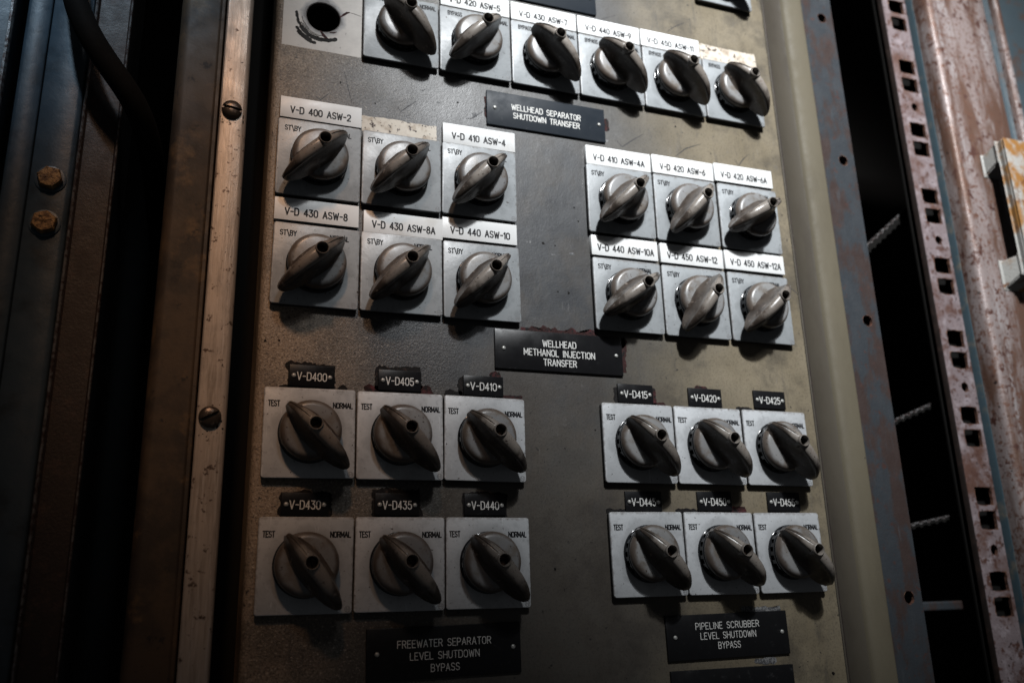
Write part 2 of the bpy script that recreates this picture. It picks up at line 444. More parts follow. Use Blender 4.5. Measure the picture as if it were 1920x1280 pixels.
G = {
    'A': (4, [[(0, 0), (2, 6), (4, 0)], [(0.65, 2), (3.35, 2)]]),
    'B': (3.6, [[(0, 3.1), (2, 3.1)] + arc(2.1, 4.55, 1.4, 1.45, -90, 90) + [(0, 6), (0, 0), (2, 0)] + arc(2.1, 1.55, 1.5, 1.55, -90, 90) + [(1.2, 3.1)]]),
    'C': (3.8, [arc(1.9, 4.1, 1.9, 1.9, 20, 180) + arc(1.9, 1.9, 1.9, 1.9, 180, 340)]),
    'D': (3.8, [[(0, 0), (0, 6), (1.9, 6)] + arc(1.9, 4.1, 1.9, 1.9, 80, 0) + arc(1.9, 1.9, 1.9, 1.9, 0, -90) + [(0, 0)]]),
    'E': (3.2, [[(3.2, 6), (0, 6), (0, 0), (3.2, 0)], [(0, 3.1), (2.6, 3.1)]]),
    'F': (3.2, [[(3.2, 6), (0, 6), (0, 0)], [(0, 3.1), (2.6, 3.1)]]),
    'H': (3.8, [[(0, 0), (0, 6)], [(3.8, 0), (3.8, 6)], [(0, 3.1), (3.8, 3.1)]]),
    'I': (0.5, [[(0.25, 0), (0.25, 6)]]),
    'J': (2.8, [[(2.8, 6), (2.8, 1.5)] + arc(1.4, 1.4, 1.4, 1.4, 0, -180)]),
    'L': (3.0, [[(0, 6), (0, 0), (3, 0)]]),
    'M': (4.4, [[(0, 0), (0, 6), (2.2, 1.6), (4.4, 6), (4.4, 0)]]),
    'N': (3.8, [[(0, 0), (0, 6), (3.8, 0), (3.8, 6)]]),
    'O': (3.8, [oval(3.8)]),
    'P': (3.4, [[(0, 0), (0, 6), (1.9, 6)] + arc(1.9, 4.4, 1.6, 1.6, 90, -90) + [(0, 2.8)]]),
    'R': (3.6, [[(0, 0), (0, 6), (1.9, 6)] + arc(1.9, 4.45, 1.6, 1.55, 90, -90) + [(0, 2.9)], [(1.9, 2.9), (3.6, 0)]]),
    'S': (3.5, [arc(1.75, 4.55, 1.65, 1.45, 25, 250, 9) + [(2.1, 2.95)] + arc(1.75, 1.5, 1.75, 1.5, 60, -160, 9)]),
    'T': (3.6, [[(0, 6), (3.6, 6)], [(1.8, 6), (1.8, 0)]]),
    'U': (3.7, [[(0, 6), (0, 1.85)] + arc(1.85, 1.85, 1.85, 1.85, 180, 360, 9) + [(3.7, 6)]]),
    'V': (4, [[(0, 6), (2, 0), (4, 6)]]),
    'W': (5.2, [[(0, 6), (1.3, 0), (2.6, 5), (3.9, 0), (5.2, 6)]]),
    'Y': (3.8, [[(0, 6), (1.9, 3), (3.8, 6)], [(1.9, 3), (1.9, 0)]]),
    '0': (3.5, [oval(3.5)]),
    '1': (1.4, [[(0, 4.8), (1.2, 6), (1.2, 0)]]),
    '2': (3.4, [arc(1.7, 4.3, 1.7, 1.7, 165, -35, 8) + [(0, 0), (3.4, 0)]]),
    '3': (3.4, [[(0.1, 6), (3.2, 6), (1.5, 3.6)] + arc(1.6, 1.8, 1.8, 1.8, 85, -160, 9)]),
    '4': (3.6, [[(2.6, 0), (2.6, 6), (0, 1.7), (3.6, 1.7)]]),
    '5': (3.4, [[(3.2, 6), (0.4, 6), (0.3, 3.3)] + arc(1.6, 1.95, 1.8, 1.95, 132, -155, 9)]),
    '6': (3.4, [[(2.6, 6), (0.4, 2.9)] + arc(1.7, 1.75, 1.7, 1.75, 150, -210, 14)]),
    '7': (3.3, [[(0, 6), (3.3, 6), (1.2, 0)]]),
    '8': (3.4, [[(1.7, 3.3)] + arc(1.7, 4.65, 1.4, 1.35, -90, 270, 14), [(1.7, 3.3)] + arc(1.7, 1.65, 1.7, 1.65, 90, 450, 14)]),
    '9': (3.4, [[(0.8, 0), (3.0, 3.1)] + arc(1.7, 4.25, 1.7, 1.75, -30, 330, 14)]),
    '-': (2.6, [[(0.1, 3), (2.5, 3)]]),
    '\\': (3.0, [[(0, 7.0), (3.0, -1.2)]]),
    ' ': (2.6, []),
}


def text_mesh(name, text, height, stroke, mat, xs=1.0, gap=1.35, width=None, anchor='l', jitter=0.0):
    """flat ribbons in the xz plane; origin at baseline; each stroke a hair above the last"""
    sc = height / 6.0
    tot = sum(G[c][0] for c in text) + gap * (len(text) - 1)
    kx = (width / tot) if width else sc * xs
    x = {'l': 0, 'c': -tot * kx / 2, 'r': -tot * kx}[anchor]
    v = []; f = []; lay = 0; segs = []
    hw = stroke / 2
    for c in text:
        w, strokes = G[c]
        dy = random.uniform(-jitter, jitter)
        for st in strokes:
            pts = [(x + px * kx, py * sc + dy) for px, py in st]
            q0 = [pts[0]]
            for p in pts[1:]:
                if math.dist(p, q0[-1]) > 1e-3: q0.append(p)
            if len(q0) < 2: continue
            legs = [[q0[0]]]
            for i in range(1, len(q0)):
                legs[-1].append(q0[i])
                if i < len(q0) - 1:
                    u = (q0[i][0] - q0[i - 1][0], q0[i][1] - q0[i - 1][1]); w_ = (q0[i + 1][0] - q0[i][0], q0[i + 1][1] - q0[i][1])
                    if (u[0] * w_[0] + u[1] * w_[1]) < 0.62 * math.hypot(*u) * math.hypot(*w_): legs.append([q0[i]])
            segs += legs
        x += (w + gap) * kx
    for q in segs:
        if True:
            y = -0.06 - 0.02 * (lay % 5); lay += 1
            b = len(v); n = len(q)
            for i in range(n):
                a = q[max(i - 1, 0)]; d = q[min(i + 1, n - 1)]; p = q[i]
                def nrm(s, e):
                    l = math.dist(s, e) or 1
                    return (-(e[1] - s[1]) / l, (e[0] - s[0]) / l)
                n1 = nrm(a, p) if i > 0 else nrm(p, d)
                n2 = nrm(p, d) if i < n - 1 else n1
                mx, mz = n1[0] + n2[0], n1[1] + n2[1]
                l2 = max(mx * mx + mz * mz, 0.6)
                mx, mz = 2 * mx / l2, 2 * mz / l2
                px, pz = p
                if i == 0 or i == n - 1:
                    e = hw * 0.7 * (-1 if i == 0 else 1)
                    tx, tz = n1[1], -n1[0]
                    px += tx * e; pz += tz * e
                v.append((px + mx * hw, y, pz + mz * hw)); v.append((px - mx * hw, y, pz - mz * hw))
            for i in range(n - 1):
                a = b + 2 * i
                f.append((a, a + 1, a + 3, a + 2))
    return me(name, v, f, mat)


TXT = {}
def text(key, *a, **k):
    if key not in TXT: TXT[key] = text_mesh('lettering', *a, **k)
    return TXT[key]


def stroke_mesh(name, pts, width, mat, y=0.0):
    v = []; f = []
    n = len(pts)
    for i, p in enumerate(pts):
        a = pts[max(i - 1, 0)]; d = pts[min(i + 1, n - 1)]
        l = math.dist(a, d) or 1
        nx, nz = -(d[1] - a[1]) / l, (d[0] - a[0]) / l
        w = width / 2 * (0.35 if i in (0, n - 1) else random.uniform(0.75, 1.1))
        v += [(p[0] + nx * w, y, p[1] + nz * w), (p[0] - nx * w, y, p[1] - nz * w)]
    for i in range(n - 1):
        f.append((2 * i, 2 * i + 1, 2 * i + 3, 2 * i + 2))
    return me(name, v, f, mat)


def ragged(name, x0, x1, z0, z1, y, amp, mat, step=1.6):
    """thin patch with a torn outline"""
    pts = []
    def side(ax, az, bx, bz, nx, nz):
        n = max(3, int(math.dist((ax, az), (bx, bz)) / step))
        o = random.uniform(0, amp)
        for k in range(n):
            t = k / n
            o = max(0, min(amp, o + random.uniform(-amp, amp) * 0.55))
            pts.append((ax + (bx - ax) * t + nx * o, y, az + (bz - az) * t + nz * o))
    side(x0, z0, x1, z0, 0, -1); side(x1, z0, x1, z1, 1, 0); side(x1, z1, x0, z1, 0, 1); side(x0, z1, x0, z0, -1, 0)
    c = ((x0 + x1) / 2, y, (z0 + z1) / 2)
    n = len(pts)
    inner = [(p[0] * 0.7 + c[0] * 0.3, y, p[2] * 0.7 + c[2] * 0.3) for p in pts]
    v = pts + inner
    f = [(k, (k + 1) % n, n + (k + 1) % n, n + k) for k in range(n)] + [tuple(range(n, 2 * n))]
    return me(name, v, f, mat)


# ================================================================== the panel and its cabinet
YP = 5.0                                     # panel face; switch fronts stand at y = 0
ZB, ZT = -260.0, 640.0

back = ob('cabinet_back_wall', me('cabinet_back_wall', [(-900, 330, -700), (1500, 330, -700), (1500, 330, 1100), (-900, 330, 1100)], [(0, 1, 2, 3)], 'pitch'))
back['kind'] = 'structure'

panel = thing('control_panel', 'grey wrinkle-painted control panel sheet carrying all the rotary switches', 'control panel', (0, YP, 0))
mb = MB()
X0, X1 = -1.0, 440.0
cx0, cx1, cz0, cz1 = -0.9, 58.6, 323.9, 384.5      # seat of the missing switch
for (a, b, c, d) in ((X0, X1, ZB, cz0), (X0, X1, cz1, ZT), (cx1, X1, cz0, cz1)):
    mb.add([(a, 0, c), (b, 0, c), (b, 0, d), (a, 0, d)], [(0, 1, 2, 3)])
mb.add([(X0, 0, cz0), (cx0, 0, cz0), (cx0, 0, cz1), (X0, 0, cz1)], [(0, 1, 2, 3)])
prof = [(X0, 0)] + [(X0 - 5 * math.sin(math.radians(a)), 5 - 5 * math.cos(math.radians(a))) for a in (15, 30, 45, 60, 75, 90)] + [(X0 - 5, 62)]
mb.add([(x, y, z) for z in (ZB, ZT) for x, y in prof], [(i + 1, i, i + len(prof), i + 1 + len(prof)) for i in range(len(prof) - 1)])
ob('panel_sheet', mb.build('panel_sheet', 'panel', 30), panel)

# bare seat with the round hole
hc, hr, N = (29.0, 354.0), 12.7, 48
v = []; f = []
for k in range(N):
    a = 2 * math.pi * k / N
    ca, sa = math.cos(a), math.sin(a)
    t = min((cx1 - hc[0]) / ca if ca > 1e-6 else 1e9, (cx0 - hc[0]) / ca if ca < -1e-6 else 1e9, (cz1 - hc[1]) / sa if sa > 1e-6 else 1e9, (cz0 - hc[1]) / sa if sa < -1e-6 else 1e9)
    r = hr * (1 + 0.012 * math.sin(3 * a + 1))
    v += [(hc[0] + ca * t, 0.0, hc[1] + sa * t), (hc[0] + ca * (r + .6), 0.0, hc[1] + sa * (r + .6)), (hc[0] + ca * r, 0.5, hc[1] + sa * r), (hc[0] + ca * r, 4, hc[1] + sa * r)]
for k in range(N):
    a = 4 * k; b = 4 * ((k + 1) % N)
    for j in range(3): f.append((a + j, b + j, b + j + 1, a + j + 1))
for cxx, czz in ((cx0, cz0), (cx1, cz0), (cx1, cz1), (cx0, cz1)):
    ang = math.atan2(czz - hc[1], cxx - hc[0]) % (2 * math.pi)
    k = int(ang / (2 * math.pi) * N) % N
    v.append((cxx, 0.0, czz)); f.append((4 * k, len(v) - 1, 4 * ((k + 1) % N)))
seat = ob('bare_switch_seat', me('bare_switch_seat', v, f, 'seat', 30), panel)
seat['label'] = 'bare pale square with a round open hole where a switch is missing'


v, f = lathe([(15, 1.5), (15, 60), (0.01, 60)], 24, 29.0, 354.0)
ob('hole_shade_cup', me('hole_shade_cup', v, f, 'body'), panel)  # dark cup added behind the hole to keep it black inside


def arcpts(r, a0, a1, n=22, wob=0.5):
    return [(hc[0] + (r + random.uniform(-wob, wob) * 0.4) * math.cos(math.radians(a0 + (a1 - a0) * k / n)), hc[1] + (r + random.uniform(-wob, wob) * 0.4) * math.sin(math.radians(a0 + (a1 - a0) * k / n))) for k in range(n + 1)]


for (r, a0, a1, w) in ((20.0, 176, 250, 2.2), (20.4, 212, 303, 3.2), (21.4, 226, 270, 1.4), (23.6, 212, 250, 2.4), (24.8, 220, 259, 2.8), (18.2, 205, 262, 0.5), (17.2, 210, 280, 0.4), (16.2, 190, 230, .5), (19.0, 255, 290, .4)):
    ob('ring_scratch', stroke_mesh('ring_scratch', arcpts(r, a0, a1, 22, 0.7), w, 'chip', -0.10 - r * 0.004), panel)
for pts, w in (([(41.5, 356.5), (44.5, 359.5), (47, 362), (49, 362.5)], 1.8), ([(49, 362.5), (53, 362), (58, 361)], 0.4), ([(27, 341.5), (29.5, 338), (32.5, 335), (36, 334.2)], 2.4), ([(34, 341), (37, 341.5), (39.5, 342.8)], 1.4)):
    ob('ring_scratch', stroke_mesh('ring_scratch', pts, w, 'residue', -0.14), panel)

# strips where labels came off
for (a, b, c, d) in ((60.6, 118.4, 262.0, 274.0), (366.6, 425.0, 386.5, 401.6)):
    ob('bare_label_strip', ragged('bare_label_strip', a, b, c, d, -0.10, 0.9, 'cream'), panel)

# pencil ticks, chips and scuffs
for pts in ([(25.3, 284.4), (29.2, 281.5), (35.7, 288.8)], [(87.2, 286.6), (90.1, 282.6), (95, 287.4), (102.5, 294.0)], [(142.6, 285.8), (147.5, 286.7), (156.4, 294.3)], [(105.5, 304.6), (107.9, 304.2), (110, 306)],
            [(332.8, 406.3), (341.2, 414.1), (352.7, 420.7)], [(275.1, 287.5), (279.7, 282.6), (289, 290), (300.7, 298.1)], [(329.8, 281.3), (341.8, 291.1), (357.4, 298.0)], [(390.0, 288.4), (394.0, 282.4), (399, 289), (405.7, 295.3)],
            [(267.2, 405.5), (282.3, 412.8)], [(46.3, 309.1), (49, 297), (52.7, 283.0)], [(432, 172), (438, 168), (440, 166)]):
    ob('pencil_tick', stroke_mesh('pencil_tick', pts, 0.8, 'pencil', -0.10), panel)
for (x, z, r) in ((43.5, 299.1, .9), (135.9, 298.8, .9), (70.3, 286.2, .8), (333.2, 310.9, .9), (204.3, 186.4, 1.3), (232.2, 220.7, .8), (235.4, 208.8, .8), (214.8, 147.3, .7), (223.9, 147.2, 1.2), (214.2, 185.5, .7), (-1, 92, 1.0), (8, 93, .9), (203, -60, .9), (240, 40, .7), (428, -140, 1.4), (434, 240, .8)):
    pts = [(x + r * random.uniform(.6, 1.3) * math.cos(a * math.pi / 4), -0.10, z + r * random.uniform(.6, 1.3) * math.sin(a * math.pi / 4)) for a in range(8)]
    ob('paint_chip', me('paint_chip', pts, [tuple(range(8))], 'chip'), panel)
for (x, z, w, h) in ((228, 180, 2.6, 1.0), (192, 186, 4, .4), (121, 296, 3, .8), (212, 178, 4, .3), (150, 290, 2.5, 2.5), (265, 286, 3, 1), (250, 408, 4, 1)):
    ob('pale_scuff', ragged('pale_scuff', x - w / 2, x + w / 2, z - h / 2, z + h / 2, -0.08, 1.1, 'scuff', 0.8), panel)
# dried adhesive round the black tags
for (a, b, c, d, am, mat) in ((183, 243, 108, 116, 3.2, 'residue'), (243, 269, 108, 113, 2.5, 'residue'), (264.0, 269.0, 86, 112, 1.8, 'residue'), (263.5, 267, 296, 306, 1.5, 'residue'),
                              (158.6, 161, 290, 308, .9, 'residue'), (15, 46, 62, 77.5, 2.2, 'residue_black'), (50, 53, 61, 62.5, 2, 'residue_black'), (10, 15, 60.5, 61.5, 1.5, 'residue_black'), (75.6, 106, 62, 78.0, 2.2, 'residue_black'), (68, 78, 60.5, 64, 2, 'residue'), (103, 113, 60.5, 65, 2.4, 'residue'),
                              (135, 166, 62, 74, 2.2, 'residue_black'), (158, 165, 70, 79, 2.6, 'residue'), (168, 182, 60.5, 63, 2.0, 'residue'), (124, 136, 60.5, 64, 1.8, 'residue_black'),
                              (258, 290, 62, 73, 1.4, 'residue_black'), (288.5, 292.5, 62, 75, 1.2, 'residue'), (290, 300, 60.5, 63, 1.4, 'residue'), (330, 340, 74, 78.3, 1.2, 'residue'), (365, 381, 60.5, 62.2, 1.6, 'residue_black'),
                              (14, 45, -24, -9, 2.0, 'residue_black'), (75, 105.5, -24, -6.5, 2.4, 'residue_black'), (136, 168, -24, -8, 1.5, 'residue_black'), (245, 262, -20.2, -18.5, 1.8, 'residue_black'), (351, 364, -20, -17.0, 1.6, 'residue'), (304, 322, -20.2, -18.5, 1.5, 'residue_black'), (352, 386, -94, -90.5, 1.5, 'scuff'), (360, 378, -129.5, -126.5, 1.5, 'scuff')):
    ob('dried_adhesive', ragged('dried_adhesive', a, b, c, d, -0.16, am, mat, 1.2), panel)

# ------------------------------------------------------------------ frames left and right of the panel
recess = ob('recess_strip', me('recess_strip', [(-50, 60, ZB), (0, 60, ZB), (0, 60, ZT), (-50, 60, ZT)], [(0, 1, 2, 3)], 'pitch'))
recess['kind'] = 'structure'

bar = thing('aluminium_bar', 'upright brushed aluminium bar with two slotted screws left of the panel', 'metal bar', (-32, 0, 0))
ob('bar_face', extrude([(-9.0, 26), (-9.0, 1.2), (-8.5, .3), (-7.8, 0), (6.2, 0), (8.0, .5), (9.1, 1.9), (9.6, 4), (9.6, 62)], ZB, ZT, 'bar_face', 'alu', 50), bar)


def slotted_head(r, h, slot_w):
    """pan head turned round y, with a real slot across it"""
    v = []; f = []
    rings = [(r, 0), (r, -h * .35), (r * .93, -h * .62), (r * .75, -h * .85), (r * .5, -h * .96), (r * .25, -h), (0.02, -h)]
    n = 28
    for rr, y in rings:
        for k in range(n):
            a = 2 * math.pi * k / n
            x, z = rr * math.cos(a), rr * math.sin(a)
            v.append((x, y, z))
    for i in range(len(rings) - 1):
        for k in range(n):
            a = i * n + k; b = i * n + (k + 1) % n
            f.append((a, a + n, b + n, b))
    head = me('head', v, f, 'barscrew', 50)
    o = bpy.data.objects.new('tmp_head', head); COL.objects.link(o)
    mb = MB(); mb.box(-r * 1.3, r * 1.3, -h * 1.5, -h * .45, -slot_w / 2, slot_w / 2)
    c = bpy.data.objects.new('tmp_cut', mb.build('tmp_cut', None)); COL.objects.link(c)
    return apply_cut(o, c, 'barscrew', 40)


def apply_cut(o, c, mat, smooth, solver='EXACT'):
    md = o.modifiers.new('cut', 'BOOLEAN'); md.operation = 'DIFFERENCE'; md.object = c; md.solver = solver
    dg = bpy.context.evaluated_depsgraph_get()
    d = bpy.data.meshes.new_from_object(o.evaluated_get(dg))
    d.materials.clear(); d.materials.append(M[mat])
    d.polygons.foreach_set('material_index', [0] * len(d.polygons))
    d.polygons.foreach_set('use_smooth', [True] * len(d.polygons))
    d.set_sharp_from_angle(angle=math.radians(smooth))
    for t in (o, c): bpy.data.objects.remove(t)
    return d


v, f = lathe([(7.0, 0), (7.0, -1.4), (6.5, -2.5), (5.2, -3.4), (3.4, -3.9), (1.6, -4.1), (0.001, -4.15)], 28)
head_me = me('screw_head', v, [tuple(reversed(q)) for q in f], 'barscrew', 50)
slot_cut = MB(); slot_cut.box(-9, 9, -8, -1.9, -1.0, 1.0)
to = bpy.data.objects.new('tmp_a', head_me); COL.objects.link(to)
tcut = bpy.data.objects.new('tmp_b', slot_cut.build('tmp_b', None)); COL.objects.link(tcut)
try:
    head_cut = apply_cut(to, tcut, 'barscrew', 40)
except Exception:
    head_cut = head_me
for (z, ang, lab) in ((259.0, -8, 'slotted screw beside the top label row'), (37.5, 28, 'slotted screw near the lower switches')):
    s = ob('slotted_screw', head_cut, bar, (-0.8, 0, z), (0, math.radians(-ang), 0)); s['label'] = lab
    for _ in range(14):
        a = random.uniform(200, 340); r = random.uniform(7.2, 15)
        x, zz = -0.8 + min(8.2, max(-7.5, r * math.cos(math.radians(a)))), z + r * math.sin(math.radians(a)) * .9
        q = random.uniform(.2, .75)
        pts = [(x + q * random.uniform(.5, 1.3) * math.cos(k * math.pi / 3), -0.08, zz + q * random.uniform(.5, 1.3) * math.sin(k * math.pi / 3)) for k in range(6)]
        if abs(x) < 8: ob('grime_speck', me('grime_speck', pts, [tuple(range(6))], 'chip'), bar)

tag(ob('brown_frame_strip', extrude([(-41.8, 30), (-41.8, 11), (-42.6, 10), (-44.6, 10), (-45.6, 11.5), (-46.5, 12), (-66, 12.5), (-69.5, 14), (-72.0, 18), (-73, 24), (-73, 90)], ZB, ZT, 'brown_frame_strip', 'brown', 50)),
    'stained brown painted frame strip between the aluminium bar and the dark gap', 'frame')

trim = thing('olive_trim', 'olive painted trim along the right edge of the panel', 'trim', (440.5, 0, 0))
ob('trim_channel', extrude([(-0.6, 4.2), (0, 3.6), (1.2, 3.6), (1.8, 4.6), (24, 10.2), (26.2, 9.6)], ZB, ZT, 'trim_channel', 'olive_shade', 60), trim)  # darker olive here is painted shade
ob('trim_lip', extrude([(26.2, 9.6), (27.2, 8.0), (28.6, 6.6), (31, 5.6), (34, 5.0), (46.0, 4.2), (47.4, 4.5), (48.2, 5.6), (48.4, 30)], ZB, ZT, 'trim_lip', 'olive', 60), trim)
v = stroke_mesh('rust_seam', [(0.9, z) for z in range(-240, 620, 12)], 0.9, 'darkrust', 3.4)
ob('rust_seam', v, trim)


def holed_strip(name, x0, x1, z0, z1, holes, mat, thick):
    """flat strip in the xz plane (front at y=0) with through holes: (xc, zc, half_w, half_h, kind)"""
    holes = sorted(holes, key=lambda h: h[1])
    v = []; f = []; rust = []
    def quad(a, b, c, d):
        n = len(v); v.extend([a, b, c, d]); f.append((n, n + 1, n + 2, n + 3))
    z = z0
    for (xc, zc, hw, hh, kind) in holes:
        m_ = 1.2
        lo, hi = zc - hh - m_, zc + hh + m_
        quad((x0, 0, z), (x1, 0, z), (x1, 0, lo), (x0, 0, lo))
        n = 16
        inner = []; outer = []
        for k in range(n):
            a = 2 * math.pi * k / n
            ca, sa = math.cos(a), math.sin(a)
            if kind == 's':
                rr = 1 / max(abs(ca), abs(sa)) * (.94 if k % 4 == 2 else 1)
            else: rr = 1
            j = random.uniform(.97, 1.03)
            inner.append((xc + hw * rr * ca * j, zc + hh * rr * sa * j))
            tx = ((x1 - xc) if ca > 0 else (xc - x0)) / max(abs(ca), 1e-6)
            tz = (hh + m_) / max(abs(sa), 1e-6)
            t = min(tx, tz)
            outer.append((xc + ca * t, zc + sa * t))
        for k in range(n):
            k2 = (k + 1) % n
            (ax, az), (bx, bz) = outer[k], outer[k2]
            rim = [(xc + (p[0] - xc) * g_, zc + (p[1] - zc) * g_) for p, g_ in ((inner[k], 1 + .13 * ((k * 7) % 5) / 4), (inner[k2], 1 + .13 * ((k2 * 7) % 5) / 4))]
            quad((ax, 0, az), (bx, 0, bz), (rim[1][0], 0, rim[1][1]), (rim[0][0], 0, rim[0][1]))
            rust.append(len(f)); quad((rim[0][0], 0, rim[0][1]), (rim[1][0], 0, rim[1][1]), (inner[k2][0], 0, inner[k2][1]), (inner[k][0], 0, inner[k][1]))
            rust.append(len(f)); quad((inner[k][0], 0, inner[k][1]), (inner[k2][0], 0, inner[k2][1]), (inner[k2][0], thick, inner[k2][1]), (inner[k][0], thick, inner[k][1]))
            # corner triangles
            if abs(abs(ax - bx)) > 1e-4 and abs(az - bz) > 1e-4:
                cx_ = x1 if max(ax, bx) > xc and (abs(ax - x1) < 1e-4 or abs(bx - x1) < 1e-4) else x0
                cz_ = hi if (az + bz) / 2 > zc else lo
                n0 = len(v); v.extend([(ax, 0, az), (cx_, 0, cz_), (bx, 0, bz)]); f.append((n0, n0 + 1, n0 + 2))
        z = hi
    quad((x0, 0, z), (x1, 0, z), (x1, 0, z1), (x0, 0, z1))
    quad((x0, 0, z0), (x0, 0, z1), (x0, thick, z1), (x0, thick, z0))
    quad((x1, 0, z1), (x1, 0, z0), (x1, thick, z0), (x1, thick, z1))
    d = me(name, v, f, mat)
    d.materials.append(M['rimrust'])
    if len(d.polygons) == len(f):
        for i in rust: d.polygons[i].material_index = 1
    return d


tag(ob('steel_strip', holed_strip('steel_strip', -21, 21, ZB, ZT, [(8, z, 5.2, 5.2, 'c') for z in (-87, 152, 312, 471)], 'bluesteel', 3), None, (513, 15, 0)),
    'blue-grey rust-blotched steel strip with round holes beside the olive trim', 'steel strip')
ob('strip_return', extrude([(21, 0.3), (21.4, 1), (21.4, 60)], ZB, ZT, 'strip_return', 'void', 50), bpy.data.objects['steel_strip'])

rail = thing('rack_rail', 'rusted lilac rack rail punched with pairs of square holes', 'rack rail', (636, 30, 0))
holes = []
for k in range(-3, 9):
    zc = 137.5 + 74.8 * k
    for s in (-10.8, 10.8): holes.append((2.2, zc + s, 10.0, 8.1, 's'))
for k in range(-2, 5): holes.append((3.0, 100.5 + 149.6 * k, 4.2, 4.6, 'c'))
ob('rail_face', holed_strip('rail_face', -16, 16, ZB, ZT, holes, 'rail', 3), rail)
ob('rail_lip', extrude([(16.2, 1), (16.4, -.5), (16.8, -6.5), (17.2, -7.2), (18, -7.2), (18.4, -6), (18.4, 40)], ZB, ZT, 'rail_lip', 'railblue', 40), rail)
mbk = MB(); mbk.box(-15.8, 18.0, 12, 14, ZB, ZT)
ob('rail_light_stop', mbk.build('rail_light_stop', 'pitch'), rail)  # added plate, stops light passing through the rail holes
ob('rail_return', extrude([(-16.2, 0.2), (-16.6, 1), (-16.6, 6)], ZB, ZT, 'rail_return', 'darkrust'), rail)

door = thing('cabinet_door_edge', 'rust-streaked pinkish door edge at the far right behind the pull', 'door', (660, 10, 0))
ob('door_face', extrude([(3, 70), (1.0, 14), (0.6, 6), (1.6, 2.6), (4, .6), (7.5, 0), (11, 1.0), (16, 2.2), (34, 2.8), (60, 2.4), (78, 3.0), (88, 4), (90.5, 7)], ZB, ZT, 'door_face', 'door', 60), door)
ob('door_groove', extrude([(90.5, 7), (91.5, 10), (100, 10), (102, 8)], ZB, ZT, 'door_groove', 'doorblue', 40), door)
ob('door_ridge', extrude([(102, 8), (103, 3.4), (106, 1.4), (110, 1.4), (113, 3.6), (114, 9)], ZB, ZT, 'door_ridge', 'door', 60), door)
ob('door_panel', extrude([(114, 9), (118, 11), (330, 11)], ZB, ZT, 'door_panel', 'doorblue', 40), door)

pull = thing('door_pull', 'rusted white and orange door pull bracket at the right edge', 'door pull', (711, 12, 270))


def tapered(name, sections, mat):
    """stack of rectangles (x0,x1,z0,z1,y)"""
    v = []; f = []
    for (a, b, c, d, y) in sections: v += [(a, y, c), (b, y, c), (b, y, d), (a, y, d)]
    for i in range(len(sections) - 1):
        for k in range(4):
            p = 4 * i + k; q = 4 * i + (k + 1) % 4
            f.append((p, q, q + 4, p + 4))
    f.append((0, 1, 2, 3)); f.append(tuple(len(v) - 4 + k for k in (3, 2, 1, 0)))
    d = me(name, v, f, mat)
    return d


def bevelled(o, w, seg=2):
    md = o.modifiers.new('bevel', 'BEVEL'); md.width = w * MM; md.segments = seg; md.limit_method = 'ANGLE'
    return o


bevelled(ob('grip', tapered('grip', [(-12, 16, -62, 78, -18), (-13, 17, -64, 80, -24), (-12, 16, -62, 78, -27)], 'pull'), pull), 1.5)
bevelled(ob('upper_foot', tapered('upper_foot', [(-14, 16, 50, 72, 0), (-13, 16, 58, 79, -17.5)], 'pull'), pull), 1.5)
bevelled(ob('lower_foot', tapered('lower_foot', [(-18, 10, -72, -44, 0), (-12.5, 16, -62, -42, -17.5)], 'pull'), pull), 1.5)


def notched_strap(ax, az, bx, bz, y, depth, label):
    L = math.dist((ax, az), (bx, bz))
    ux, uz = (bx - ax) / L, (bz - az) / L
    nx, nz = uz, -ux
    pts = []
    n = int(L / 9)
    for k in range(n):
        for t, o in ((0, 0), (.55, 0), (.6, 1.3), (.95, 1.3)):
            s = (k + t) * L / n
            pts.append((ax + ux * s + nx * o, az + uz * s + nz * o))
    pts.append((bx, bz))
    m_ = len(pts)
    v = [(x, y, z) for x, z in pts] + [(x, y + 26, z) for x, z in pts] + [(x + nx * depth, y, z + nz * depth) for x, z in pts]
    f = [(i + 1, i, 2 * m_ + i, 2 * m_ + i + 1) for i in range(m_ - 1)]
    t = tag(ob('notched_strap', me('notched_strap', v, f, 'pitch')), label, 'strap', 'notched straps inside the dark cabinet gap')
    f = [(i, i + 1, m_ + i + 1, m_ + i) for i in range(m_ - 1)]
    v2 = [(x, y - .3, z) for x, z in pts] + [(x, y + 4, z) for x, z in pts]
    ob('worn_lit_edge', me('worn_lit_edge', v2, f, 'worn'), t)  # paler strip painted in for light caught along the strap
    v3 = [(x - nx * .2, y - .4, z - nz * .2) for x, z in pts] + [(x + nx * 1.2, y - .4, z + nz * 1.2) for x, z in pts]
    ob('lit_lip', me('lit_lip', v3, f, 'worn'), t)  # front of the same painted highlight
    return t


notched_strap(556, 233.6, 668, 323.7, 62, 7, 'steep notched steel strap high in the dark gap')
notched_strap(556, 64.6, 668, 107, 62, 4, 'gently sloping notched strap midway down the dark gap')
notched_strap(556, -27.5, 668, -8.6, 62, 4, 'nearly level notched strap low in the dark gap')
mb = MB(); mb.box(552, 672, 64, 72, -100, -92)
tag(bevelled(ob('cross_bar', mb.build('cross_bar', 'bluesteel')), 1.5), 'short blue-grey level cross bar at the bottom of the dark gap', 'bar')

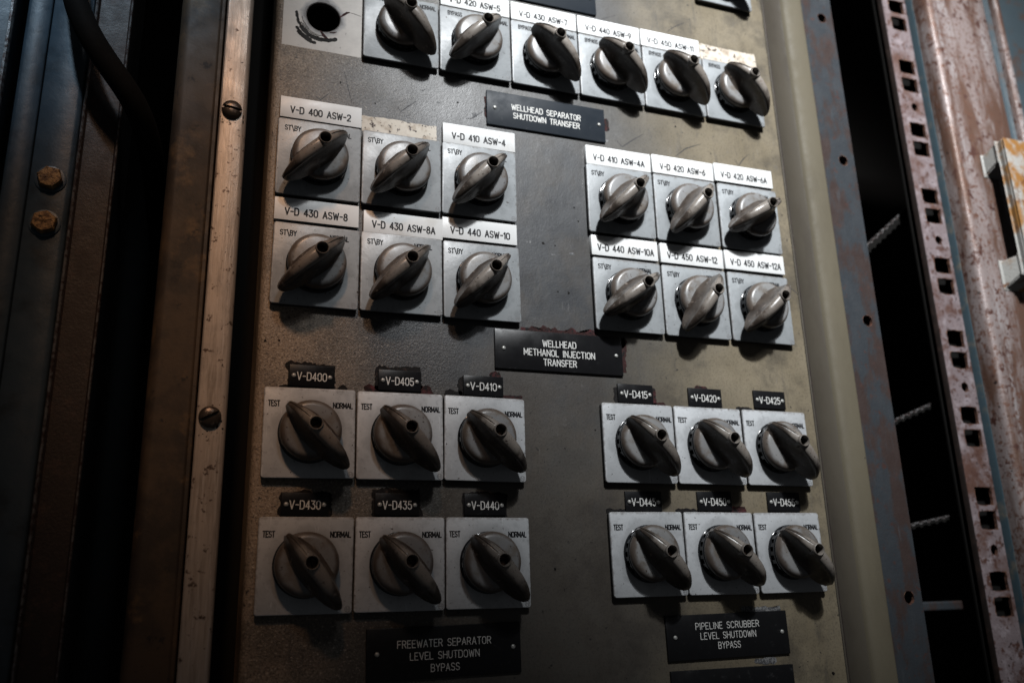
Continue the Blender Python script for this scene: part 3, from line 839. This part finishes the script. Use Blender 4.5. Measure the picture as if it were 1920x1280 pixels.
# ------------------------------------------------------------------ left side: blue post, angle, cable, bolts
post = thing('rack_post', 'dark blue painted rack post carrying two rusty hex bolts', 'rack post', (-152, 15, 0))
ob('post_face', extrude([(-3.6, 30), (-3.6, 1.0), (-2.8, 0.1), (18, 0), (20.5, .6), (21.6, 2.2), (21.8, 36)], ZB, ZT, 'post_face', 'blue', 50), post)
ob('post_side', extrude([(-19.4, 30), (-19.4, 2), (-18.4, .6), (-17, .1), (-5.2, .1), (-4.4, .9), (-4.4, 12)], ZB, ZT, 'post_side', 'blue', 50), post)
outer = thing('outer_post', 'unlit dark blue post at the far left edge', 'rack post', (-180, 18, 0))
ob('post_face', extrude([(0, 40), (0, 2), (-1.4, .2), (-3, 0), (-60, 0)], ZB, ZT, 'post_face', 'blue', 50), outer)
ob('worn_lit_edge', extrude([(0.6, 4), (0.5, 1), (-0.8, -.6), (-2.4, -.3)], ZB, ZT, 'worn_lit_edge', 'worn', 60), outer)
angle = thing('steel_angle', 'dark rusty steel angle with worn bright edges next to the blue post', 'steel angle', (-117, 14, 0))
ob('angle_web', extrude([(-10.6, 3.2), (-9.6, 4.2), (9.4, 3.4), (10.4, 2.2)], ZB, ZT, 'angle_web', 'darkrust', 40), angle)
ob('worn_lit_edge', extrude([(-12.6, 22), (-12.6, 1.2), (-11.8, .2), (-10.9, .8), (-10.6, 3.2)], ZB, ZT, 'worn_lit_edge', 'worn', 60, steps=1), angle)
ob('worn_lit_edge', extrude([(10.4, 2.2), (10.7, .9), (11.4, .5), (12.0, 1.4), (12.0, 60)], ZB, ZT, 'worn_lit_edge', 'worn', 60), angle)
ob('angle_painted_shade', extrude([(12.05, 1.8), (12.6, 70)], ZB, ZT, 'angle_painted_shade', 'void'), angle)  # dark sheet over the angle's side, shade given by its colour

for (z, a, lab) in ((196.0, 12, 'upper of two rusty brass hex bolts on the blue post'), (164.3, 38, 'lower of two rusty brass hex bolts on the blue post')):
    b = thing('hex_bolt', lab, 'bolt', (-143.2, 15, z), 'rusty hex bolts on the blue post', (0, math.radians(a), 0))
    v = []; f = []
    n = 6
    rings = [(7.6, 0), (7.6, -4.0), (6.7, -5.4), (5.2, -5.6), (0.01, -5.7)]
    for r, y in rings:
        for k in range(24):
            t = 2 * math.pi * k / 24
            hexr = math.cos(math.pi / 6) / math.cos((t % (math.pi / 3)) - math.pi / 6) * 1.06
            rr = r * (hexr if y > -5 else (hexr + 1) / 2)
            j = random.uniform(.97, 1.03) if r > 1 else 1
            v.append((rr * math.cos(t) * j, y + random.uniform(-.25, .25) * (y < -5), rr * math.sin(t) * j))
    for i in range(len(rings) - 1):
        for k in range(24):
            p = i * 24 + k; q = i * 24 + (k + 1) % 24
            f.append((p, q, q + 24, p + 24))
    ob('head', me('head', v, f, 'bolt', 35), b)
    v, f = lathe([(9.6, 0.2), (9.6, -0.8), (9.0, -1.1), (7.0, -1.1)], 28)
    ob('washer', me('washer', v, [tuple(reversed(q)) for q in f], 'blue', 40), b)

cu = bpy.data.curves.new('black_cable', 'CURVE'); cu.dimensions = '3D'; cu.bevel_depth = 8.0 * MM; cu.bevel_resolution = 5; cu.resolution_u = 10
pts = [(-150, -14, 380), (-141, -14, 324), (-133.5, -15, 304), (-123, -16, 284), (-108, -15, 264), (-93, -8, 247), (-84, 16, 230), (-80, 60, 212), (-78, 130, 190), (-76, 200, 160)]
sp = cu.splines.new('NURBS'); sp.points.add(len(pts) - 1); sp.use_endpoint_u = True; sp.order_u = 4
for p, q in zip(sp.points, pts): p.co = (q[0] * MM, q[1] * MM, q[2] * MM, 1)
tmp = bpy.data.objects.new('tmp', cu); COL.objects.link(tmp)
cm = bpy.data.meshes.new_from_object(tmp.evaluated_get(bpy.context.evaluated_depsgraph_get()))
bpy.data.objects.remove(tmp)
cm.materials.clear(); cm.materials.append(M['cable'])
cm.polygons.foreach_set('use_smooth', [True] * len(cm.polygons))
tag(ob('black_cable', cm), 'thick black cable curving across the blue post at upper left', 'cable')

# ================================================================== rotary switches
S = 60.0
KC = 30.1
plate_me = rounded_slab(-S / 2, S / 2, -S / 2, S / 2, 0, 1.5, 2.0, 0.55, 5, 'face_plate', 'plate')
pale_me = rounded_slab(-S / 2, S / 2, -S / 2, S / 2, 0, 1.5, 2.0, 0.55, 5, 'face_plate', 'plate_pale')
body_me = rounded_slab(-29.7, 29.7, -29.7, 29.7, 1.52, 4.95, 1.8, 0.2, 4, 'base_block', 'body')

# ring with castellated teeth below the knob
mb = MB()
v, f = lathe([(20.6, -0.05), (20.6, -0.9), (20.0, -1.3), (17.4, -1.3)], 48)
mb.add(v, [tuple(reversed(q)) for q in f[:-1]] if len(f[-1]) > 4 else [tuple(reversed(q)) for q in f])
NT_ = 20
for k in range(NT_):
    a0 = 2 * math.pi * (k - 0.22) / NT_; a1 = 2 * math.pi * (k + 0.22) / NT_
    vv = []
    for y in (-1.2, -6.4):
        for r in (17.6, 20.0):
            for a in (a0, a1): vv.append((r * math.cos(a), y, r * math.sin(a)))
    mb.add(vv, [(2, 3, 7, 6), (0, 2, 6, 4), (3, 1, 5, 7), (4, 6, 7, 5)])
v, f = lathe([(20.2, -5.6), (20.2, -6.6), (19.0, -7.0), (18, -7.0)], 48)
mb.add(v, [tuple(reversed(q)) for q in f if len(q) == 4])
skirt_me = mb.build('skirt_ring', 'skirt', 40)
v, f = lathe([(17.9, -0.02), (17.9, -6.5)], 40)
core_me = me('core_ring', v, [tuple(reversed(q)) for q in f if len(q) == 4], 'chrome', 40)

v, f = lathe([(18.3, -6.7), (19.4, -6.8), (20.0, -7.6), (20.05, -8.6), (19.75, -9.9), (19.1, -11.1), (18.1, -12.2), (16.9, -12.9), (15.6, -13.2), (8, -13.5), (0.01, -13.6)], 56)
disc_me = me('knob_disc', v, [tuple(reversed(q)) for q in f], 'knob', 50)

# the gripping fin: tail at -s, pointer at +s (s along local x, height towards -y)
TT = [(-34.6, 12.5), (-33.6, 15.5), (-31.5, 18.9), (-28, 23.0), (-23, 27.4), (-16, 30.8), (-8, 32.6), (0, 33.0), (5, 32.2), (10, 29.8), (15, 26.6), (19, 23.0), (21.8, 19.8), (22.6, 18.4)]
BB = [(-34.6, 10.2), (-33, 9.0), (-28, 8.2), (-20, 8.0), (-17, 11.5), (17, 11.5), (19.5, 11.4), (22.6, 12.2)]
WB = [(-34.6, .8), (-33.6, 2.4), (-31, 4.0), (-26, 6.0), (-18, 7.8), (-9, 9.6), (0, 10.2), (7, 9.0), (13, 6.9), (18, 4.6), (21.6, 2.6), (22.6, 1.7)]
WT = [(-34.6, .5), (-33.6, 1.4), (-31, 2.4), (-26, 3.3), (-18, 4.0), (-9, 4.4), (0, 4.5), (6, 4.1), (12, 3.4), (18, 2.5), (21.6, 1.7), (22.6, 1.1)]
secs = [-34.6, -34.2, -33.6, -32.6, -31.2, -29.5, -27, -24.5, -22, -19.5, -17.5, -15, -12, -9, -6, -3, 0, 3, 5, 6, 8, 10, 12, 14, 16, 18, 19.5, 20.8, 21.8, 22.6]
v = []; f = []
SIDE = 7
for s in secs:
    T, B_, wb, wt = lerp(TT, s), lerp(BB, s), lerp(WB, s), lerp(WT, s)
    g = 0.9 * max(0, min(1, (s - 5.0) / 2.0)) * min(1, wt / 1.2)
    row = []
    capr = wt
    for k in range(SIDE):                      # right flank from base to shoulder
        t = k / SIDE
        h = B_ + (T - capr * .75 - B_) * t
        w = wt + (wb - wt) * ((1 - t) ** 2.3)
        if -17 < s < 17: w += 2.4 * max(0, 1 - (h - 11.5) / 4.0) ** 2
        row.append((w, h))
    for a in (0, 25, 48, 66):
        row.append((wt * math.cos(math.radians(a)), T - capr * .75 + capr * .75 * math.sin(math.radians(a))))
    row.append((min(.75, wt * .3), T - 0.02)); row.append((min(.45, wt * .2), T - g))
    full = row + [(-w, h) for w, h in reversed(row)]
    v += [(s, -h, w) for w, h in full]
n = len(full)
for i in range(len(secs) - 1):
    for k in range(n):
        a = i * n + k; b = i * n + (k + 1) % n
        f.append((a, a + n, b + n, b))
f.append(tuple(range(n))); f.append(tuple(reversed(range((len(secs) - 1) * n, len(secs) * n))))
fin = me('fin', v, f, 'handle', 40)
import bmesh
bm = bmesh.new(); bm.from_mesh(fin); bmesh.ops.recalc_face_normals(bm, faces=bm.faces); bm.to_mesh(fin); bm.free()
fo = bpy.data.objects.new('tmp_fin', fin); COL.objects.link(fo)
v, f = lathe([(0.001, -60), (3.75, -60), (3.75, -21), (0.001, -21)], 28)
fc_me = me('tmp_cyl', v, [q for q in f if len(q) == 4], None)
bm = bmesh.new(); bm.from_mesh(fc_me); bmesh.ops.remove_doubles(bm, verts=bm.verts, dist=1e-5); bmesh.ops.recalc_face_normals(bm, faces=bm.faces); bm.to_mesh(fc_me); bm.free()
fc = bpy.data.objects.new('tmp_cyl', fc_me); COL.objects.link(fc)
fin_me = apply_cut(fo, fc, 'handle', 38)
fin_me.name = 'handle'
v, f = lathe([(4.9, -27), (4.75, -32.6), (4.55, -33.9), (4.1, -34.2), (3.72, -33.7), (3.70, -24)], 36)
collar_me = me('hole_collar', v, [tuple(reversed(q)) for q in f if len(q) == 4], 'handle', 50)
mb = MB()
v, f = lathe([(3.6, -21.2), (3.6, -24.2), (3.0, -24.8), (0.01, -25.0)], 24)
mb.add(v, [tuple(reversed(q)) for q in f])
screw_me = mb.build('set_screw', 'screw_dark', 40)
slot_me = MB(); slot_me.box(-3.0, 3.0, -25.12, -24.6, -.45, .45)
slot_me = slot_me.build('screw_slot', 'chip')

# maker's mark: small circle with bars, embossed in the lower right corner
v = []; f = []
for k in range(20):
    a = 2 * math.pi * k / 20
    for r in (1.9, 1.55): v.append((r * math.cos(a), -0.07, r * math.sin(a)))
for k in range(20):
    a = 2 * k; b = 2 * ((k + 1) % 20)
    f.append((a, b, b + 1, a + 1))
def bar_(x0, z0, x1, z1, w=.28):
    l = math.dist((x0, z0), (x1, z1)); nx, nz = -(z1 - z0) / l * w / 2, (x1 - x0) / l * w / 2
    b = len(v); v.extend([(x0 + nx, -.09, z0 + nz), (x1 + nx, -.09, z1 + nz), (x1 - nx, -.09, z1 - nz), (x0 - nx, -.09, z0 - nz)]); f.append((b, b + 1, b + 2, b + 3))
bar_(-1.5, 0, 1.5, 0); bar_(-.6, .3, -.6, 1.3); bar_(-.6, -1.3, -.6, -.3); bar_(.6, .3, .6, 1.3); bar_(.6, -1.3, .6, -.3)
mark_me = me('maker_mark', v, f, 'emboss')


def rotary_switch(x, z, left, lx, rx, tz, angle, pale, label, group='rotary switches on the control panel'):
    """x, z: lower left corner of the plate; angle: direction the pointer shows, degrees from +x"""
    t = thing('rotary_switch', label, 'switch', (x + 30, YP, z + 30), group)
    y = -YP
    p = ob('face_plate', pale_me if pale else plate_me, t, (0, y, 0), (0, math.radians(random.uniform(-.5, .5)), 0))
    jx = random.uniform(-.5, .5); jz = random.uniform(-.3, .3)
    lt = ob('left_legend', text('L' + left, left, 3.6, 0.74, 'ink', gap=1.25, width={'TEST': 7.2, 'ST\\BY': 11.0, 'BYPASS': 11.6}[left]), p, (lx - 30 + jx, 0, tz - 30 + jz))
    ob('right_legend', text('NORMAL', 'NORMAL', 3.4, 0.80, 'ink', gap=1.25, width=12.8), p, (rx - 30 + jx, 0, tz - 30 + jz - .1))
    ob('maker_mark', mark_me, p, (27.2, 0, -27.4))
    ob('base_block', body_me, t, (0, y, 0))
    rot = (0, math.radians(-angle), 0)
    ob('skirt_ring', skirt_me, t, (0, y, 0), (0, random.uniform(0, .3), 0))
    ob('core_ring', core_me, t, (0, y, 0))
    ob('knob_disc', disc_me, t, (0, y, 0), rot)
    h = ob('handle', fin_me, t, (0, y, 0), rot)
    ob('hole_collar', collar_me, h)
    sl = random.uniform(0, 3)
    ob('set_screw', screw_me, h, (0, -3.2, 0))
    ob('screw_slot', slot_me, h, (0, -3.2, 0), (0, sl, 0))
    return t


COLX = [0.0, 61.1, 122.0, 243.6, 304.9, 366.8]
ROWZ = {'b': 199.6, 'c': 117.8, 'd': 0.0, 'e': -85.0}
switches = []
A_LAB = ['rotary switch set to bypass right of the open round hole', 'rotary switch set to normal under the white label V-D 420 ASW-5',
         'rotary switch set to bypass under the white label V-D 430 ASW-7', 'rotary switch set to bypass under the white label V-D 440 ASW-9',
         'rotary switch set to bypass under the white label V-D 450 ASW-11', 'rotary switch set to bypass under a bare strip, right end of the top full row']
for i in range(6):
    rotary_switch(59.2 + 61.0 * i, 323.0, 'BYPASS', 6.5, 44.8, 52.4, 45 if i == 1 else 134 + random.uniform(-1.5, 1.5), False, A_LAB[i])
rotary_switch(365.5, 446.0, 'BYPASS', 6.5, 44.8, 52.4, 135, False, 'rotary switch cut off by the top edge of the picture')
B_TXT = ['V-D 400 ASW-2', None, 'V-D 410 ASW-4', 'V-D 410 ASW-4A', 'V-D 420 ASW-6', 'V-D 420 ASW-6A']
C_TXT = ['V-D 430 ASW-8', 'V-D 430 ASW-8A', 'V-D 440 ASW-10', 'V-D 440 ASW-10A', 'V-D 450 ASW-12', 'V-D 450 ASW-12A']
B_ANG = [43, 45, 46, 45, 50, 31]
C_ANG = [43, 45, 46, 37, 56, 45]
for i in range(6):
    lab = 'rotary switch set to normal under the white label ' + B_TXT[i] if B_TXT[i] else 'rotary switch set to normal under the flaking cream strip without a label'
    rotary_switch(COLX[i] - (.6 if i < 3 else 1.0) + .2 * (i == 5), ROWZ['b'] + random.uniform(-.3, .3), 'ST\\BY', 4.6, 39.2, 50.6, B_ANG[i], False, lab)
    rotary_switch(COLX[i], ROWZ['c'] + random.uniform(-.2, .2), 'ST\\BY', 4.6, 39.2, 50.6, C_ANG[i], False, 'rotary switch set to normal under the white label ' + C_TXT[i])
D_TXT = ['V-D400', 'V-D405', 'V-D410', 'V-D415', 'V-D420', 'V-D425']
E_TXT = ['V-D430', 'V-D435', 'V-D440', 'V-D445', 'V-D450', 'V-D455']
for i in range(6):
    rotary_switch(COLX[i] + (.5 if i > 2 else 0), ROWZ['d'] + (.5 if i > 2 else -.2), 'TEST', 3.0, 45.2, 47.1, 134 + random.uniform(-2, 2), True, 'rotary switch set to test under the black tag ' + D_TXT[i])
    rotary_switch(COLX[i] + (1.6 if i > 2 else .6), -80.5 if i > 2 else -84.9, 'TEST', 3.0, 45.2, 47.1, (128 if i == 0 else 134) + random.uniform(-2, 2), True, 'rotary switch set to test under the black tag ' + E_TXT[i])


# ------------------------------------------------------------------ white labels
label_me = rounded_slab(0, 59.1, 0, 16.9, -4.0, -0.06, 0.25, 0.12, 2, 'label_face', 'label')


def white_label(txt, x, z, w=0.0):
    t = thing('white_label', 'white engraved label strip reading ' + txt, 'label', (-37.26 + (x + 37.26) * .9957, YP, -78.93 + (z + 78.93) * .9957), 'white labels above the switches', (0, math.radians(random.uniform(-.35, .35)), 0))
    p = ob('label_face', label_me, t)
    n = len(txt)
    ob('lettering', text('W' + txt, txt, 5.1, 0.98, 'ink', gap=1.55, width=43.4 + (n - 13) * 3.2, jitter=0.05), t, (7.4 - (n - 13) * 1.0, -4.02, 4.2))
    return t


for i, tx in ((1, 'V-D 420 ASW-5'), (2, 'V-D 430 ASW-7'), (3, 'V-D 440 ASW-9'), (4, 'V-D 450 ASW-11')):
    white_label(tx, 122.0 + 61.0 * (i - 1), 386.4)
for i, tx in enumerate(B_TXT):
    if tx: white_label(tx, [0.6, 0, 123.3, 245.0, 306.2, 367.3][i], [262.4, 0, 261.2, 261.4, 262.4, 263.6][i])
for i, tx in enumerate(C_TXT):
    white_label(tx, [0.2, 63.2, 122.5, 245.2, 307.2, 368.8][i], [181.2, 178.9, 181.2, 181.2, 181.3, 182.0][i])


# ------------------------------------------------------------------ black tags and nameplates
tag_me = rounded_slab(0, 30.2, 0, 14.8, -1.7, -0.3, 0.3, 0.25, 2, 'tag_face', 'tag')
v, f = lathe([(1.6, 0.2), (1.55, -.35), (1.3, -.75), (.85, -1.0), (.4, -1.1), (0.01, -1.12)], 16)
rivet_me = me('rivet', v, [tuple(reversed(q)) for q in f], 'rivet', 60)


def black_tag(txt, x, z):
    t = thing('black_tag', 'small black engraved tag reading ' + txt, 'tag', (x, YP, z), 'small black tags above the lower switches', (0, math.radians(random.uniform(-.8, .8)), 0))
    ob('tag_face', tag_me, t)
    ob('lettering', text('T' + txt, txt, 5.2, 0.68, 'engrave', gap=1.5, width=19.4), t, (5.5, -1.72, 4.3))
    for rx in (3.2, 27.2): ob('rivet', rivet_me, t, (rx, -1.7, 7.0))


for i in range(6):
    black_tag(D_TXT[i], [15.3, 75.8, 137.2, 260.0, 321.6, 382.2][i], [61.8, 61.8, 61.4, 61.9, 61.9, 63.0][i])
    black_tag(E_TXT[i], [14.1, 74.8, 136.8, 260.5, 321.6, 384.6][i], [-23.8, -23.6, -23.4, -20.0, -19.4, -19.0][i])


def nameplate(lines, x, z, w, h, label, tilt=0.0, mat='tag', fs=5.0, pitch=7.4, top=7.5, tstroke=0.75):
    t = thing('nameplate', label, 'nameplate', (x, YP, z), 'black nameplates on the panel', (0, math.radians(-tilt), 0))
    ob('plate_face', rounded_slab(0, w, 0, h, -2.0, -0.3, 0.4, 0.35, 2, 'plate_face', mat), t)
    for k, (tx, tw) in enumerate(lines):
        ob('lettering', text_mesh('lettering', tx, fs, tstroke, 'engrave', gap=1.5, width=tw, anchor='c'), t, (w / 2 - 0.5, -2.02, h - top - k * pitch - fs / 2))
    for rx in (6.8, w - 5.5): ob('rivet', rivet_me, t, (rx, -2.0, h / 2 + .3))


nameplate([('WELLHEAD SEPARATOR', 60.5), ('SHUTDOWN TRANSFER', 58)], 159.4, 283.0, 104.2, 30.8, 'blue-black nameplate reading WELLHEAD SEPARATOR SHUTDOWN TRANSFER', 0, 'tag_blue', 4.8, 7.6, 12.0, .75)
nameplate([('WELLHEAD', 27), ('METHANOL INJECTION', 57.5), ('TRANSFER', 26.5)], 161.6, 82.7, 104.2, 30.6, 'black nameplate reading WELLHEAD METHANOL INJECTION TRANSFER', 0, 'tag', 4.8, 7.3, 9.2, .72)
nameplate([('FREEWATER SEPARATOR', 63), ('LEVEL SHUTDOWN', 46.5), ('BYPASS', 19)], 71.0, -127.0, 104.2, 32.0, 'unlit black nameplate reading FREEWATER SEPARATOR LEVEL SHUTDOWN BYPASS', .6, 'tag', 4.4, 7.6, 10.5, .5)
nameplate([('PIPELINE SCRUBBER', 54), ('LEVEL SHUTDOWN', 47), ('BYPASS', 18.6)], 286.5, -125.0, 103.6, 31.0, 'black nameplate reading PIPELINE SCRUBBER LEVEL SHUTDOWN BYPASS', .5, 'tag', 4.4, 6.9, 8.2, .5)
nameplate([], 287.4, -162.5, 103.6, 31.0, 'black nameplate cut off by the bottom edge of the picture', 0)
nameplate([], 158.5, 407.0, 104.0, 31.0, 'blue-black nameplate cut off by the top edge of the picture', 0, 'tag_blue')
